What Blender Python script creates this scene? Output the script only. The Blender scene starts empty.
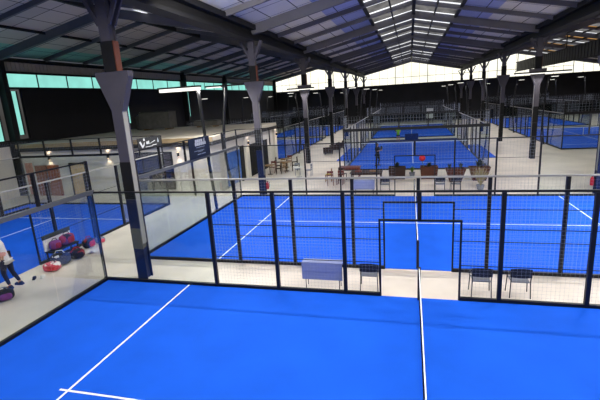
import bpy, math, random
from mathutils import Vector, Matrix
random.seed(7)
sc = bpy.context.scene
COL = sc.collection
PI = math.pi

# ------------------------------------------------------------------ materials
def lin(h):
    h = h.lstrip('#')
    o = []
    for i in (0, 2, 4):
        c = int(h[i:i+2], 16) / 255
        o.append(c / 12.92 if c <= .04045 else ((c + .055) / 1.055) ** 2.4)
    return (*o, 1)

def mat(name, col, rough=.6, metal=0., noise=0., scale=4., bump=0., spec=.4):
    m = bpy.data.materials.new(name); m.use_nodes = True
    nt = m.node_tree; b = nt.nodes['Principled BSDF']
    c = lin(col)
    b.inputs['Base Color'].default_value = c
    b.inputs['Roughness'].default_value = rough
    b.inputs['Metallic'].default_value = metal
    b.inputs['Specular IOR Level'].default_value = spec
    if noise or bump:
        tc = nt.nodes.new('ShaderNodeTexCoord')
        n = nt.nodes.new('ShaderNodeTexNoise'); n.inputs['Scale'].default_value = scale; n.inputs['Detail'].default_value = 6
        nt.links.new(tc.outputs['Object'], n.inputs['Vector'])
        if noise:
            r = nt.nodes.new('ShaderNodeValToRGB')
            r.color_ramp.elements[0].position = .3; r.color_ramp.elements[1].position = .7
            r.color_ramp.elements[0].color = tuple(max(0, x * (1 - noise)) for x in c[:3]) + (1,)
            r.color_ramp.elements[1].color = tuple(min(1, x * (1 + noise)) for x in c[:3]) + (1,)
            nt.links.new(n.outputs['Fac'], r.inputs['Fac'])
            nt.links.new(r.outputs['Color'], b.inputs['Base Color'])
        if bump:
            bp = nt.nodes.new('ShaderNodeBump'); bp.inputs['Strength'].default_value = bump
            nt.links.new(n.outputs['Fac'], bp.inputs['Height']); nt.links.new(bp.outputs['Normal'], b.inputs['Normal'])
    return m

def emis(name, col, strength, dirty=0., scale=(1, 1, 1), dark='#808080'):
    m = bpy.data.materials.new(name); m.use_nodes = True
    nt = m.node_tree; nt.nodes.clear()
    o = nt.nodes.new('ShaderNodeOutputMaterial'); e = nt.nodes.new('ShaderNodeEmission')
    e.inputs['Color'].default_value = lin(col); e.inputs['Strength'].default_value = strength
    nt.links.new(e.outputs[0], o.inputs[0])
    if dirty:
        tc = nt.nodes.new('ShaderNodeTexCoord'); mp = nt.nodes.new('ShaderNodeMapping')
        mp.inputs['Scale'].default_value = scale
        n = nt.nodes.new('ShaderNodeTexNoise'); n.inputs['Scale'].default_value = 1; n.inputs['Detail'].default_value = 5
        r = nt.nodes.new('ShaderNodeValToRGB')
        r.color_ramp.elements[0].position = .5 - dirty * .3; r.color_ramp.elements[1].position = .5 + dirty * .25
        r.color_ramp.elements[0].color = lin(dark); r.color_ramp.elements[1].color = lin(col)
        nt.links.new(tc.outputs['Object'], mp.inputs[0]); nt.links.new(mp.outputs[0], n.inputs['Vector'])
        nt.links.new(n.outputs['Fac'], r.inputs['Fac']); nt.links.new(r.outputs['Color'], e.inputs['Color'])
    return m

def grid_mat(name, col, joint, sx, sy, rough=.7, noise=.12, tint=None):
    """panels with dark joints, brick texture in object coordinates (x,y)"""
    m = mat(name, col, rough)
    nt = m.node_tree; b = nt.nodes['Principled BSDF']
    tc = nt.nodes.new('ShaderNodeTexCoord')
    br = nt.nodes.new('ShaderNodeTexBrick')
    br.offset = 0; br.inputs['Scale'].default_value = 1
    br.inputs['Brick Width'].default_value = sx; br.inputs['Row Height'].default_value = sy
    br.inputs['Mortar Size'].default_value = .03; br.inputs['Bias'].default_value = 0
    c = lin(col)
    br.inputs['Color1'].default_value = tuple(x * (1 - noise) for x in c[:3]) + (1,)
    br.inputs['Color2'].default_value = tuple(min(1, x * (1 + noise)) for x in c[:3]) + (1,)
    br.inputs['Mortar'].default_value = lin(joint)
    nt.links.new(tc.outputs['Object'], br.inputs['Vector'])
    nt.links.new(br.outputs['Color'], b.inputs['Base Color'])
    return m

def glass_mat(name, tint, refl):
    m = bpy.data.materials.new(name); m.use_nodes = True
    nt = m.node_tree; nt.nodes.clear()
    o = nt.nodes.new('ShaderNodeOutputMaterial'); mx = nt.nodes.new('ShaderNodeMixShader')
    t = nt.nodes.new('ShaderNodeBsdfTransparent'); t.inputs[0].default_value = lin(tint)
    g = nt.nodes.new('ShaderNodeBsdfGlossy'); g.inputs['Roughness'].default_value = .02
    f = nt.nodes.new('ShaderNodeFresnel'); f.inputs['IOR'].default_value = 1.35
    k = nt.nodes.new('ShaderNodeMath'); k.operation = 'MULTIPLY'; k.inputs[1].default_value = refl
    nt.links.new(f.outputs[0], k.inputs[0]); nt.links.new(k.outputs[0], mx.inputs[0])
    nt.links.new(t.outputs[0], mx.inputs[1]); nt.links.new(g.outputs[0], mx.inputs[2]); nt.links.new(mx.outputs[0], o.inputs[0])
    return m

M = dict(
    bagmix=None, bagmix2=None,
    turf=mat('blue turf', '#145ad8', .85, noise=.07, scale=.9, bump=.02, spec=.15),
    line=mat('white line', '#eef2f4', .8),
    concrete=mat('polished concrete', '#ddd3c7', .42, noise=.16, scale=.5, spec=.35),
    black=mat('black steel', '#0c0d12', .5, spec=.4),
    wire=mat('grey wire', '#a2a9b6', .5),
    galv=mat('galvanised rail', '#a9a8a2', .45, metal=.3),
    greyrail=mat('grey rail', '#55575a', .5),
    glass=glass_mat('court glass', '#f6f9f8', .4),
    col=mat('column grey paint', '#4a4750', .55, noise=.1, scale=2),
    colside=mat('column pale flange', '#a3a199', .6, noise=.08, scale=2),
    navy=mat('navy paint', '#0e1d48', .55),
    olive=mat('olive grey reflection', '#6a675c', .7),
    matt_black=mat('matt black', '#0b0b0d', .8),
    rust=mat('red oxide paint', '#6b3a2a', .8),
    rafter=mat('rafter paint', '#5c5a60', .6, noise=.1, scale=1),
    girder=mat('girder black', '#0a0a0d', .7),
    roof=grid_mat('roof panels', '#d2cdc6', '#1c1c22', 1.5, 2.0),
    roofblue=grid_mat('blue tinted roof panels', '#8f98c4', '#1c1e38', 1.5, 2.0),  # blue tint put into the panels nearest the skylight
    rooflite=grid_mat('roof panels warm', '#c4b8ae', '#221f22', 1.5, 2.0),
    litroof=grid_mat('lit roof panels', '#d8d0c4', '#3c3a3a', 1.5, 2.0),  # paler copy of the panels, light on this slope painted in
    teal_bounce_roof=grid_mat('roof panels with teal bounce', '#86bdb0', '#1c2f2e', 1.5, 2.0),  # teal bounce from the windows painted into the lower panels
    darkwall=mat('dark cladding', '#17161a', .8, noise=.25, scale=.5),
    corr=mat('corrugated cladding', '#c2b6a8', .6),
    corrdk=mat('dark corrugated cladding', '#2b2c2a', .6),
    mull=mat('mullion', '#3a3b3c', .6),
    white=mat('white plaster', '#d8d3cb', .8, noise=.05, scale=1),
    slab=mat('clubhouse roof', '#bdb5a6', .85, noise=.12, scale=.8),
    tan=mat('tan fascia', '#8f7c5c', .8, noise=.15, scale=1.5),
    beam=mat('dark beam', '#1d1a18', .6),
    doorwood=mat('red brown door', '#8a4a2c', .5, noise=.15, scale=3),
    door_glow=mat('cream door glow', '#d3b68a', .8, noise=.2, scale=3),
    slate=mat('slate panel', '#47434a', .5),
    banner=mat('black banner', '#101218', .7),
    bannernavy=mat('navy banner', '#0d1a30', .7),
    print=mat('white print', '#b4b7bb', .7),
    printdim=mat('grey print', '#8a93a0', .7),
    poster=mat('blue poster', '#3f6fc4', .6, noise=.35, scale=2.5),
    brown=mat('brown wicker', '#4a2c20', .8, noise=.25, scale=14, bump=.3),
    darkbrown=mat('dark brown wicker', '#2e1d18', .8, noise=.25, scale=14, bump=.3),
    redbrown=mat('red brown wicker', '#4a281d', .8, noise=.25, scale=14, bump=.3),
    soil=mat('soil', '#1c1512', .95),
    leaf=mat('green leaf', '#5b7a2c', .6),
    darkleaf=mat('dark leaf', '#1c2a1c', .6),
    dry=mat('dry stem', '#9a8f66', .8),
    red=mat('red', '#c02030', .5),
    crimson=mat('crimson fabric', '#8e1636', .8, noise=.2, scale=8),
    purple=mat('purple fabric', '#7a3a78', .8, noise=.2, scale=8),
    bagblack=mat('black fabric', '#14151b', .8),
    bagnavy=mat('navy fabric', '#1d2f63', .8, noise=.3, scale=10),
    cloth=mat('white cloth', '#e6e4e2', .85),
    pink=mat('pink fabric', '#d9556b', .8),
    grey=mat('grey fabric', '#7d8290', .8),
    wood=mat('table wood', '#8a6a45', .5, noise=.2, scale=3),
    redwood=mat('red brown wood', '#6a2f24', .5, noise=.2, scale=3),
    chairblack=mat('chair black', '#141722', .5),
    chairgrey=mat('chair grey seat', '#6c7079', .7),
    tabletop=mat('white laminate', '#dcdad6', .4),
    bluegrey=mat('blue grey panel', '#8690b8', .6, noise=.06, scale=6),
    skin=mat('skin', '#b98468', .6),
    eye=mat('eye', '#1a120e', .3),
    hair=mat('dark hair', '#1d1512', .8),
    shirtwhite=mat('white shirt', '#dcd3d0', .85),
    shirtpink=mat('pink print', '#d98a80', .85),
    shirtblack=mat('black shirt', '#121722', .85),
    shirtlime=mat('lime shirt', '#8fcf3a', .85),
    shorts=mat('dark shorts', '#161a26', .85),
    leggings=mat('dark blue leggings', '#172042', .85),
    shoe=mat('dark shoe', '#1b1d24', .7),
    shoewhite=mat('white shoe', '#dddddd', .7),
    sconce=emis('warm sconce light', '#ffdcb0', 6),
    led=emis('led diffuser', '#fdfaf0', 1.6),
    ledsoft=emis('far led diffuser', '#fdfaf0', 2),
    gablepane=emis('gable pane', '#fffcee', 1.35, dirty=.6, scale=(.4, .4, .5), dark='#f0ecd8'),
    tealpane=emis('teal pane', '#9af0e2', 1.0, dirty=.7, scale=(.6, .6, .6), dark='#8cd6ca'),
    sky=emis('skylight pane', '#fbfdff', 1.7, dirty=.8, scale=(.7, .35, .7), dark='#9fa2a8'),
    skydim=emis('dirty skylight pane', '#b5b2b0', .55, dirty=.9, scale=(1.2, .6, 1), dark='#55555a'),
    skyorange=emis('amber skylight pane', '#e8b060', .8, dirty=.6, scale=(.8, .5, 1), dark='#a87838'),
)

def patch_mat(name, cols, scale, seed=0.):
    m = mat(name, cols[0], .8); nt = m.node_tree; b = nt.nodes['Principled BSDF']
    tc = nt.nodes.new('ShaderNodeTexCoord'); n = nt.nodes.new('ShaderNodeTexVoronoi'); n.inputs['Scale'].default_value = scale
    mp = nt.nodes.new('ShaderNodeMapping'); mp.inputs['Location'].default_value = (seed, seed * .7, 0)
    sp = nt.nodes.new('ShaderNodeSeparateColor'); r = nt.nodes.new('ShaderNodeValToRGB'); r.color_ramp.interpolation = 'CONSTANT'
    while len(r.color_ramp.elements) < len(cols): r.color_ramp.elements.new(.5)
    for i, c in enumerate(cols):
        r.color_ramp.elements[i].position = i / len(cols); r.color_ramp.elements[i].color = lin(c)
    L = nt.links.new
    L(tc.outputs['Object'], mp.inputs[0]); L(mp.outputs[0], n.inputs['Vector']); L(n.outputs['Color'], sp.inputs[0]); L(sp.outputs[0], r.inputs[0]); L(r.outputs[0], b.inputs['Base Color'])
    return m
M['bagmix'] = patch_mat('navy and white bag fabric', ('#1c2c5c', '#14151b', '#d9dbe2', '#23386f'), 6)
M['bagmix2'] = patch_mat('crimson and purple bag fabric', ('#8e1636', '#5e2a66', '#9c2a4a', '#1c1420'), 5, 3.)
M['bagmix3'] = patch_mat('red and white bag fabric', ('#c22640', '#e3dede', '#d4546a', '#a51c33'), 6, 5.)
M['shirtprint'] = patch_mat('white shirt with pink print', ('#e4dedb', '#dfd8d6', '#e0a096', '#e8e2e0'), 5, 2.)
M['bagmix4'] = patch_mat('black and red bag fabric', ('#121217', '#17161c', '#a01c30', '#101014'), 6, 8.)

# ------------------------------------------------------------------ mesh builder
class MB:
    def __init__(s): s.v = []; s.f = []; s.mi = []; s.cur = 0
    def add(s, vs, fs):
        n = len(s.v); s.v += [tuple(v) for v in vs]
        s.f += [tuple(i + n for i in f) for f in fs]; s.mi += [s.cur] * len(fs)
        return s
    def box(s, c, d, rot=None):
        x, y, z = d[0] / 2, d[1] / 2, d[2] / 2
        vs = [Vector((a * x, b * y, e * z)) for a in (-1, 1) for b in (-1, 1) for e in (-1, 1)]
        if rot is not None: vs = [rot @ v for v in vs]
        c = Vector(c)
        return s.add([v + c for v in vs], [(0, 1, 3, 2), (4, 6, 7, 5), (0, 4, 5, 1), (2, 3, 7, 6), (0, 2, 6, 4), (1, 5, 7, 3)])
    def span(s, a, b):
        return s.box([(a[i] + b[i]) / 2 for i in range(3)], [abs(b[i] - a[i]) for i in range(3)])
    def bar(s, p, q, w, h, up=(0, 0, 1)):
        p, q = Vector(p), Vector(q); d = (q - p).normalized(); u = Vector(up)
        if abs(d.dot(u)) > .99: u = Vector((0, 1, 0))
        r = d.cross(u).normalized() * w / 2; t = r.cross(d).normalized() * h / 2
        vs = [e + a * r + b * t for e in (p, q) for a, b in ((-1, -1), (1, -1), (1, 1), (-1, 1))]
        return s.add(vs, [(0, 1, 2, 3), (7, 6, 5, 4), (0, 4, 5, 1), (1, 5, 6, 2), (2, 6, 7, 3), (3, 7, 4, 0)])
    def tube(s, pts, r, n=8):
        pts = [Vector(p) for p in pts]; rr = r if isinstance(r, (list, tuple)) else [r] * len(pts)
        vs = []; u = None
        for i, p in enumerate(pts):
            d = (pts[min(i + 1, len(pts) - 1)] - pts[max(i - 1, 0)]).normalized()
            if u is None:
                u = d.orthogonal().normalized()
            else:
                u = (u - d * u.dot(d)).normalized()
            w = d.cross(u)
            vs += [p + rr[i] * (math.cos(2 * PI * k / n) * u + math.sin(2 * PI * k / n) * w) for k in range(n)]
        fs = [(i * n + k, i * n + (k + 1) % n, (i + 1) * n + (k + 1) % n, (i + 1) * n + k) for i in range(len(pts) - 1) for k in range(n)]
        fs += [tuple(range(n - 1, -1, -1)), tuple((len(pts) - 1) * n + k for k in range(n))]
        return s.add(vs, fs)
    def lathe(s, prof, c=(0, 0, 0), n=16):
        vs = [(c[0] + r * math.cos(2 * PI * k / n), c[1] + r * math.sin(2 * PI * k / n), c[2] + z) for r, z in prof for k in range(n)]
        fs = [(i * n + k, i * n + (k + 1) % n, (i + 1) * n + (k + 1) % n, (i + 1) * n + k) for i in range(len(prof) - 1) for k in range(n)]
        fs += [tuple(range(n - 1, -1, -1)), tuple((len(prof) - 1) * n + k for k in range(n))]
        return s.add(vs, fs)
    def prism(s, poly, a, b, axis='y'):
        """extrude a 2-D polygon between a and b along an axis"""
        f3 = {'y': lambda p, t: (p[0], t, p[1]), 'x': lambda p, t: (t, p[0], p[1]), 'z': lambda p, t: (p[0], p[1], t)}[axis]
        n = len(poly)
        vs = [f3(p, a) for p in poly] + [f3(p, b) for p in poly]
        fs = [tuple(range(n)), tuple(range(2 * n - 1, n - 1, -1))] + [(i, i + n, (i + 1) % n + n, (i + 1) % n) for i in range(n)]
        return s.add(vs, fs)
    def ball(s, c, r, n=12, m=8, fn=None):
        r = r if isinstance(r, (tuple, list)) else (r, r, r)
        vs = []
        for i in range(m + 1):
            t = PI * i / m
            for k in range(n):
                a = 2 * PI * k / n
                p = Vector((math.sin(t) * math.cos(a), math.sin(t) * math.sin(a), math.cos(t)))
                if fn: p = fn(p)
                vs.append((c[0] + r[0] * p.x, c[1] + r[1] * p.y, c[2] + r[2] * p.z))
        fs = [(i * n + k, (i + 1) * n + k, (i + 1) * n + (k + 1) % n, i * n + (k + 1) % n) for i in range(m) for k in range(n)]
        return s.add(vs, fs)
    def mesh(s, name, mats):
        me = bpy.data.meshes.new(name); me.from_pydata(s.v, [], s.f); me.validate()
        for m in (mats if isinstance(mats, (list, tuple)) else [mats]): me.materials.append(m)
        if len(me.polygons) == len(s.mi):
            me.polygons.foreach_set('material_index', s.mi)
        import bmesh
        bm = bmesh.new(); bm.from_mesh(me); bmesh.ops.recalc_face_normals(bm, faces=bm.faces); bm.to_mesh(me); bm.free()
        return me
    def build(s, name, mats, parent=None, smooth=False, loc=None, rotz=0, bevel=0):
        return link(name, s.mesh(name, mats), parent, smooth, loc, rotz, bevel)

def link(name, me, parent=None, smooth=False, loc=None, rotz=0, bevel=0):
    o = bpy.data.objects.new(name, me); COL.objects.link(o)
    if smooth:
        for p in me.polygons: p.use_smooth = True
    if loc is not None: o.location = loc
    if rotz: o.rotation_euler.z = rotz
    if parent: o.parent = parent
    if bevel:
        b = o.modifiers.new('bevel', 'BEVEL'); b.width = bevel; b.segments = 2; b.limit_method = 'ANGLE'
    return o

def tag(o, label=None, cat=None, group=None, kind=None):
    for k, v in (('label', label), ('category', cat), ('group', group), ('kind', kind)):
        if v: o[k] = v
    return o

def thing(name, label, cat, loc=(0, 0, 0), rotz=0, group=None, kind=None):
    o = bpy.data.objects.new(name, None); COL.objects.link(o)
    o.location = loc; o.rotation_euler = (0, 0, rotz); o.empty_display_size = .2
    return tag(o, label, cat, group, kind)

KIDS = {}
def dup(root, loc, rotz=0, label=None):
    def cp(o, par):
        c = o.copy(); COL.objects.link(c); c.parent = par
        for ch in [x for x in o.children]: cp(ch, c)
        return c
    r = cp(root, None); r.location = loc; r.rotation_euler = (0, 0, rotz)
    if label: r['label'] = label
    return r

# ------------------------------------------------------------------ camera (solved from the court markings)
f_px, cx, cy, cz, yaw, pit, rol = 418.29, -.2443, -10.872, 5.4755, .26416, .2362, -.06163
fw = Vector((-math.sin(yaw) * math.cos(pit), math.cos(yaw) * math.cos(pit), -math.sin(pit)))
rt = fw.cross(Vector((0, 0, 1))).normalized(); up = rt.cross(fw)
r2 = math.cos(rol) * rt + math.sin(rol) * up; u2 = -math.sin(rol) * rt + math.cos(rol) * up
cam = bpy.data.cameras.new('camera'); cam.sensor_width = 36; cam.sensor_fit = 'HORIZONTAL'; cam.lens = f_px / 600 * 36
cam.clip_start = .05; cam.clip_end = 300
co = bpy.data.objects.new('camera', cam); COL.objects.link(co)
mw = Matrix(((r2.x, u2.x, -fw.x, cx), (r2.y, u2.y, -fw.y, cy), (r2.z, u2.z, -fw.z, cz), (0, 0, 0, 1)))
co.matrix_world = mw
sc.camera = co

# ------------------------------------------------------------------ room shell
XL, XR, YB, YF = -26.9, 34.0, -16.0, 73.6
EAVE, RIDGE = 9.55, 11.45
BAY = 8.8
def struct(mb, name, m, label=None, cat=None, parent=None, smooth=False):
    o = mb.build(name, m, parent, smooth)
    if not parent: tag(o, label, cat, kind='structure')
    return o
struct(MB().span((XL - .3, YB - .3, -.3), (XR + .3, YF + .3, 0)), 'floor', M['concrete'], 'pale beige polished concrete floor between the courts', 'floor')
# walls: (dark cladding with openings for the window bands)
Z0, Z1, Z2 = 7.4, 8.45, 9.15
BAYS = [.4 + 12 * k for k in range(-1, 7)]          # portal frame positions
wl = tag(bpy.data.objects.new('wall_left', None), 'near black clad wall on the far left below the teal window band', 'wall', kind='structure'); COL.objects.link(wl)
wr = tag(bpy.data.objects.new('wall_right', None), 'dark clad wall on the far right below its window band', 'wall', kind='structure'); COL.objects.link(wr)
mb = MB().span((XL - .2, 13.95, 0), (XL, YF, Z0))
MB().span((XL - .2, YB, 0), (XL, 12.1, 3.5)).build('white_dado', M['white'], wl)
mb.span((XL - .2, YB, 3.5), (XL, 13.95, 3.9)).span((XL - .2, 12.1, 0), (XL, 13.95, 3.5)).span((XL - .2, YB, 7.3), (XL, 13.0, Z0 + .45))
mb.build('cladding', M['darkwall'], wl)
MB().span((XR, YB, 0), (XR + .2, YF, 8.3)).build('cladding', M['darkwall'], wr)
cw = tag(bpy.data.objects.new('trim_1', None), 'dark corrugated curtain hung along the right nave below its ridge', 'cladding', kind='structure'); COL.objects.link(cw)
mb = MB(); y = YB
while y < YF - .5:
    mb.span((17.8, y, 7.95), (17.92, y + .45, 9.45)); mb.span((17.85, y + .45, 7.95), (17.92, y + .9, 9.45)); y += .9
mb.build('corrugated_strip', M['corrdk'], cw)
MB().span((17.76, YB, 7.88), (17.96, YF - .1, 7.98)).span((17.76, YB, 9.4), (17.96, YF - .1, 9.5)).build('girt', M['girder'], cw)
for k in range(8): MB().span((17.82, .3 + 12 * k - 12, 9.45), (17.9, .5 + 12 * k - 12, 11.2)).build('hanger', M['girder'], cw)
# corrugated strips above the windows
for sgn, par, mm in ((-1, wl, 'corr'),):
    mb = MB(); y = YB
    step = .34 if sgn < 0 else .9
    while y < YF:
        w = step * .5
        mb.span((sgn * 26.9, y, Z1), (sgn * 26.98, y + w, Z2 + .1)); mb.span((sgn * 26.95, y + w, Z1), (sgn * 27.03, min(y + step, YF), Z2 + .1))
        y += step
    mb.build('corrugated_strip', M[mm], par)
    mb = MB()
    for zz in (Z0, Z1): mb.span((sgn * 26.78, YB, zz - .07), (sgn * 27.05, YF, zz + .07))
    mb.span((sgn * 26.7, YB, Z2), (sgn * 27.05, YF, Z2 + .25))
    mb.build('girt', M['girder'], par)
# window bands per bay; name window_<n>
wn = 0
def window(p0, p1, pane, nm, label, vs=0, axis='y', fr='mull'):
    global wn; wn += 1
    t = thing('window_%d' % wn, label, 'window', p0, kind='structure'); t.empty_display_size = .1
    d = [p1[i] - p0[i] for i in range(3)]
    MB().span((0, 0, 0), d).build('pane', pane, t)
    mb = MB()
    k = 1 if axis == 'y' else 0
    for i in range(vs + 1):
        c = d[k] * i / vs
        q = [0, 0, 0]; e = list(d); q[k] = c - .04; e[k] = c + .04
        q[1 - k] = -.05; e[1 - k] = d[1 - k] + .05
        mb.span(q, e)
    mb.build('mullion', M[fr], t)
    return t
ords = ['nearest', 'second', 'third', 'fourth', 'fifth', 'sixth', 'seventh']
for i in range(len(BAYS) - 1):
    a, b = BAYS[i] + .3, min(BAYS[i + 1] - .3, YF)
    window((XL - .12, a, Z0 + .07), (XL - .06, b, Z1 - .07), M['tealpane'], '', '%s teal glazed bay of the high window band on the left wall' % ords[i], 4)
# tall slits beside the left wall pilasters, tall window in the bay before them
for k, y in enumerate((13.02, 25.2, 37.2, 49.2)):
    window((XL + .005, y, 4.2), (XL + .03, y + .45, Z0 - .2), M['tealpane'], '', 'narrow tall teal window slit beside the %s left wall pilaster' % ords[k], 1, fr='matt_black')
window((XL - .12, 5.6, 3.9), (XL - .06, 11.9, 7.3), M['tealpane'], '', 'tall teal glazed window low on the left wall at the photo edge', 5)
# pilasters on both side walls
for i, y in enumerate(BAYS):
    for sgn, par in ((-1, wl), (1, wr)):
        xw = XL if sgn < 0 else XR
        MB().span((xw, y - .18, 0), (xw - sgn * .55, y + .18, 9.4 if sgn < 0 else 7.7)).build('pilaster', M['girder'], par)
# back wall behind the balcony
struct(MB().span((XL - .2, YB - .2, 0), (XR + .2, YB, 11.5)), 'wall_back', M['darkwall'], 'dark wall behind the viewing balcony', 'wall')
# far gable wall with its three glazed gables
wf = tag(bpy.data.objects.new('wall_far', None), 'near black end wall under the three glazed gables', 'wall', kind='structure'); COL.objects.link(wf)
MB().span((XL, YF, 0), (XR, YF + .2, 7.0)).build('cladding', M['darkwall'], wf)
MB().span((XL, YF - .12, 6.9), (XR, YF + .25, 7.12)).build('girt', M['girder'], wf)
for nave, (xa, xb) in enumerate(((-26.9, -8.8), (-8.8, 8.8), (8.8, 26.9))):
    wn += 1
    t = thing('window_%d' % wn, 'white glazed gable at the far end of the %s nave' % ('left', 'central', 'right')[nave], 'window', kind='structure')
    xm = (xa + xb) / 2; e = EAVE - .42; r = RIDGE - .42; xe = xb if nave < 2 else XR; eb = e if nave < 2 else 7.65
    MB().prism([(xa + .1, 7.1), (xe - .1, 7.1), (xe - .1, eb), (xm, r), (xa + .1, e)], YF + .02, YF + .06).build('pane', M['gablepane'], t)
    mb = MB()
    for k in range(1, 12 if nave < 2 else 16):
        x = xa + (xb - xa) * k / 12
        top = max(7.3, e + (r - e) * (1 - abs(x - xm) / ((xb - xa) / 2)))
        w = .1 if k % 4 == 0 else .035
        mb.span((x - w / 2, YF - .04, 7.1), (x + w / 2, YF + .08, top))
    mb.span((xa, YF - .02, 8.3), (xb, YF + .07, 8.36))
    mb.build('mullion', M['mull'], t)
    mb = MB()
    mb.bar((xa, YF - .05, e + .12), (xm, YF - .05, r + .12), .25, .4); mb.bar((xm, YF - .05, r + .12), (xe, YF - .05, eb + .12), .25, .4)
    mb.build('gable_beam', M['girder'], t)

# ceilings: three naves, each with sloping panels, ridge skylight, rafters, valley girders
SKY = 3.0
def slope_z(x, xm): return RIDGE - (RIDGE - EAVE) * abs(x - xm) / (9.05 if abs(xm) > 1 else 8.8)
for nave, xm in enumerate((0., -17.85, 17.85)):
    half = 8.8 if nave == 0 else 9.05
    c = thing('ceiling', '%s nave of the shed roof with dark panels, rafters and a ridge skylight' % ('central', 'left', 'right')[nave], 'ceiling', kind='structure')
    for sgn in (-1, 1):
        def P(d, y, dz=0):      # point on the slope, d metres from the ridge
            x = xm + sgn * d
            return (x, y, slope_z(x, xm) + dz)
        def slab(d0, d1, y0, y1, m, nm, dz=0, th=.08):
            a, b = P(d0, y0, dz), P(d1, y0, dz)
            MB().prism([(a[0], a[2]), (b[0], b[2]), (b[0], b[2] + th), (a[0], a[2] + th)], y0, y1).build(nm, m, c)
        if nave == 2: half = 9.05 if sgn < 0 else 16.3
        outer = sgn * xm > 0    # the slope that falls to an outside wall
        if nave == 0:
            slab(SKY, SKY + 2.2, YB, YF, M['roofblue'], 'roof_panel'); slab(SKY + 2.2, half + .1, YB, YF, M['roof'], 'roof_panel')
        elif nave == 1 and outer:
            slab(0, 7.0, YB, YF, M['rooflite'], 'roof_panel'); slab(7.0, half + .1, YB, YF, M['teal_bounce_roof'], 'roof_panel')
        elif nave == 1:
            slab(0, half + .1, YB, YF, M['litroof'], 'roof_panel')
            for d, ya, yb in ((5.75, 7.1, 9.4), (2.6, 11.4, 12.2), (5.9, 12.1, 13.2), (5.8, 18.5, 20.5), (5.8, 24.6, 26)):
                slab(d, d + .35, ya, yb, M['sky'], 'skylight_pane', -.03, .02)
        else:
            slab(SKY if sgn < 0 else 5.5, half + .1, YB, YF, M['roof'], 'roof_panel')
        # skylight panes between the rafters
        y = YB if nave != 1 else YF; k = 0
        while y < YF - .5:
            y1 = min(y + 4, YF)
            for q in range(2):
                ya, yb = y + q * 2, min(y + q * 2 + 2, YF)
                if ya >= YF: break
                bright = (q == 0)
                m = M['sky'] if bright else M['skydim']
                if nave == 2 and k % 2 == 1 and bright: m = M['skyorange']
                slab(0, SKY if nave < 2 or sgn < 0 else 5.5, ya + .03, yb - .03, m, 'skylight_pane', .02, .05)
            k += 1; y += 4
        # rafters
        y = -11.6
        while y < YF:
            main = abs(((y - .4) / 12) - round((y - .4) / 12)) < .01
            h = .5 if main else .26; w = .28 if main else .16
            a, b = P(.0, y, -h / 2), P(half - .1, y, -h / 2)
            MB().bar(a, b, w, h).build('rafter', M['rafter'], c)
            y += 4
        # purlins along the skylight edge and mid slope
        for d, w in (((SKY, .2), (1.5, .08)) if nave != 1 else ((4.5, .1),)):
            a, b = P(d, YB, -.08), P(d, YF, -.08)
            MB().bar(a, b, w, .16).build('purlin', M['girder'], c)
    MB().bar((xm, YB, RIDGE - .15), (xm, YF, RIDGE - .15), .22, .32).build('ridge_beam', M['girder'], c)
for sgn, nm in ((-1, 'left'), (1, 'right')):
    mb = MB().span((sgn * BAY - .32, YB, 8.75), (sgn * BAY + .32, YF, 8.9)).span((sgn * BAY - .06, YB, 8.9), (sgn * BAY + .06, YF, 9.5)).span((sgn * BAY - .4, YB, 9.3), (sgn * BAY + .4, YF, 9.55))
    o = mb.build('trim_valley_girder', M['girder']); tag(o, 'black valley girder carried by the %s row of columns' % nm, 'girder', kind='structure')

# ------------------------------------------------------------------ columns
def column(x, y, label, red=False):
    t = thing('steel_column', label, 'column', (x, y, 0), group='grey steel columns between the naves')
    # lower shaft: H section, flanges to front and back
    def hsec(z0, z1, w, d):
        m = MB(); m.span((-w / 2, -d / 2, z0), (w / 2, -d / 2 + .03, z1)); m.span((-w / 2, d / 2 - .03, z0), (w / 2, d / 2, z1)); m.span((-w / 2 + .06, -d / 2 + .03, z0), (w / 2 - .06, d / 2 - .03, z1)); return m
    hsec(2.7, 5.75, .35, .3).build('lower_shaft', M['col'], t)
    hsec(0, 2.7, .36, .31).build('painted_base', M['navy' if y < 20 else 'matt_black'], t)  # farther bases black: backlit shade put into the colour
    m = MB()
    for s in (-1, 1): m.span((s * .14, -.125, 1.2), (s * .155, .125, 6.3))
    m.build('side_plate', M['colside'], t)
    if y < 1: hsec(1.05, 1.75, .366, .316).build('reflection_band', M['olive'], t)  # band of olive paints in a reflection from the court glass
    hsec(2.72, 3.9, .37, .32).build('black_wrap', M['matt_black'], t)
    m = MB().prism([(-.18, 5.45), (.18, 5.45), (.56, 6.45), (.56, 6.6), (-.56, 6.6), (-.56, 6.45)], -.13, .13)
    m.build('haunch', M['col'], t)
    MB().span((-.2, -.15, 6.6), (.2, .15, 7.45)).build('bearing_block', M['matt_black'], t)
    MB().span((.2, -.12, 6.6), (.23, .12, 7.45)).build('bearing_plate', M['rust'], t)
    hsec(7.45, 8.75, .34, .3).build('upper_shaft', M['col'], t)
    for s in (-1, 1):
        for yy in (-.11, .11):
            MB().bar((s * .17, yy, 7.9), (s * .6, yy, 8.75), .06, .12).build('brace', M['col'], t)
    return t
cord = ['nearest', 'second', 'third', 'fourth', 'fifth', 'sixth', 'seventh']
near_lab = {(-1, 0): 'nearest and largest grey steel column of the left row, at the corner of the closest court',
            (1, 1): 'grey steel column of the right row cut by the right photo edge, with a navy base and red extinguisher',
            (-1, 1): 'second grey steel column of the left row, navy at its foot, by the cafe tables'}
for sgn, nm in ((-1, 'left'), (1, 'right')):
    for k in range(0, 7):
        y = .4 + 12 * k
        if sgn == 1 and k == 0: continue
        column(sgn * BAY, y if k < 6 else 72.6, near_lab.get((sgn, k), '%s steel column from the front in the %s row' % (cord[k], nm)))

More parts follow.
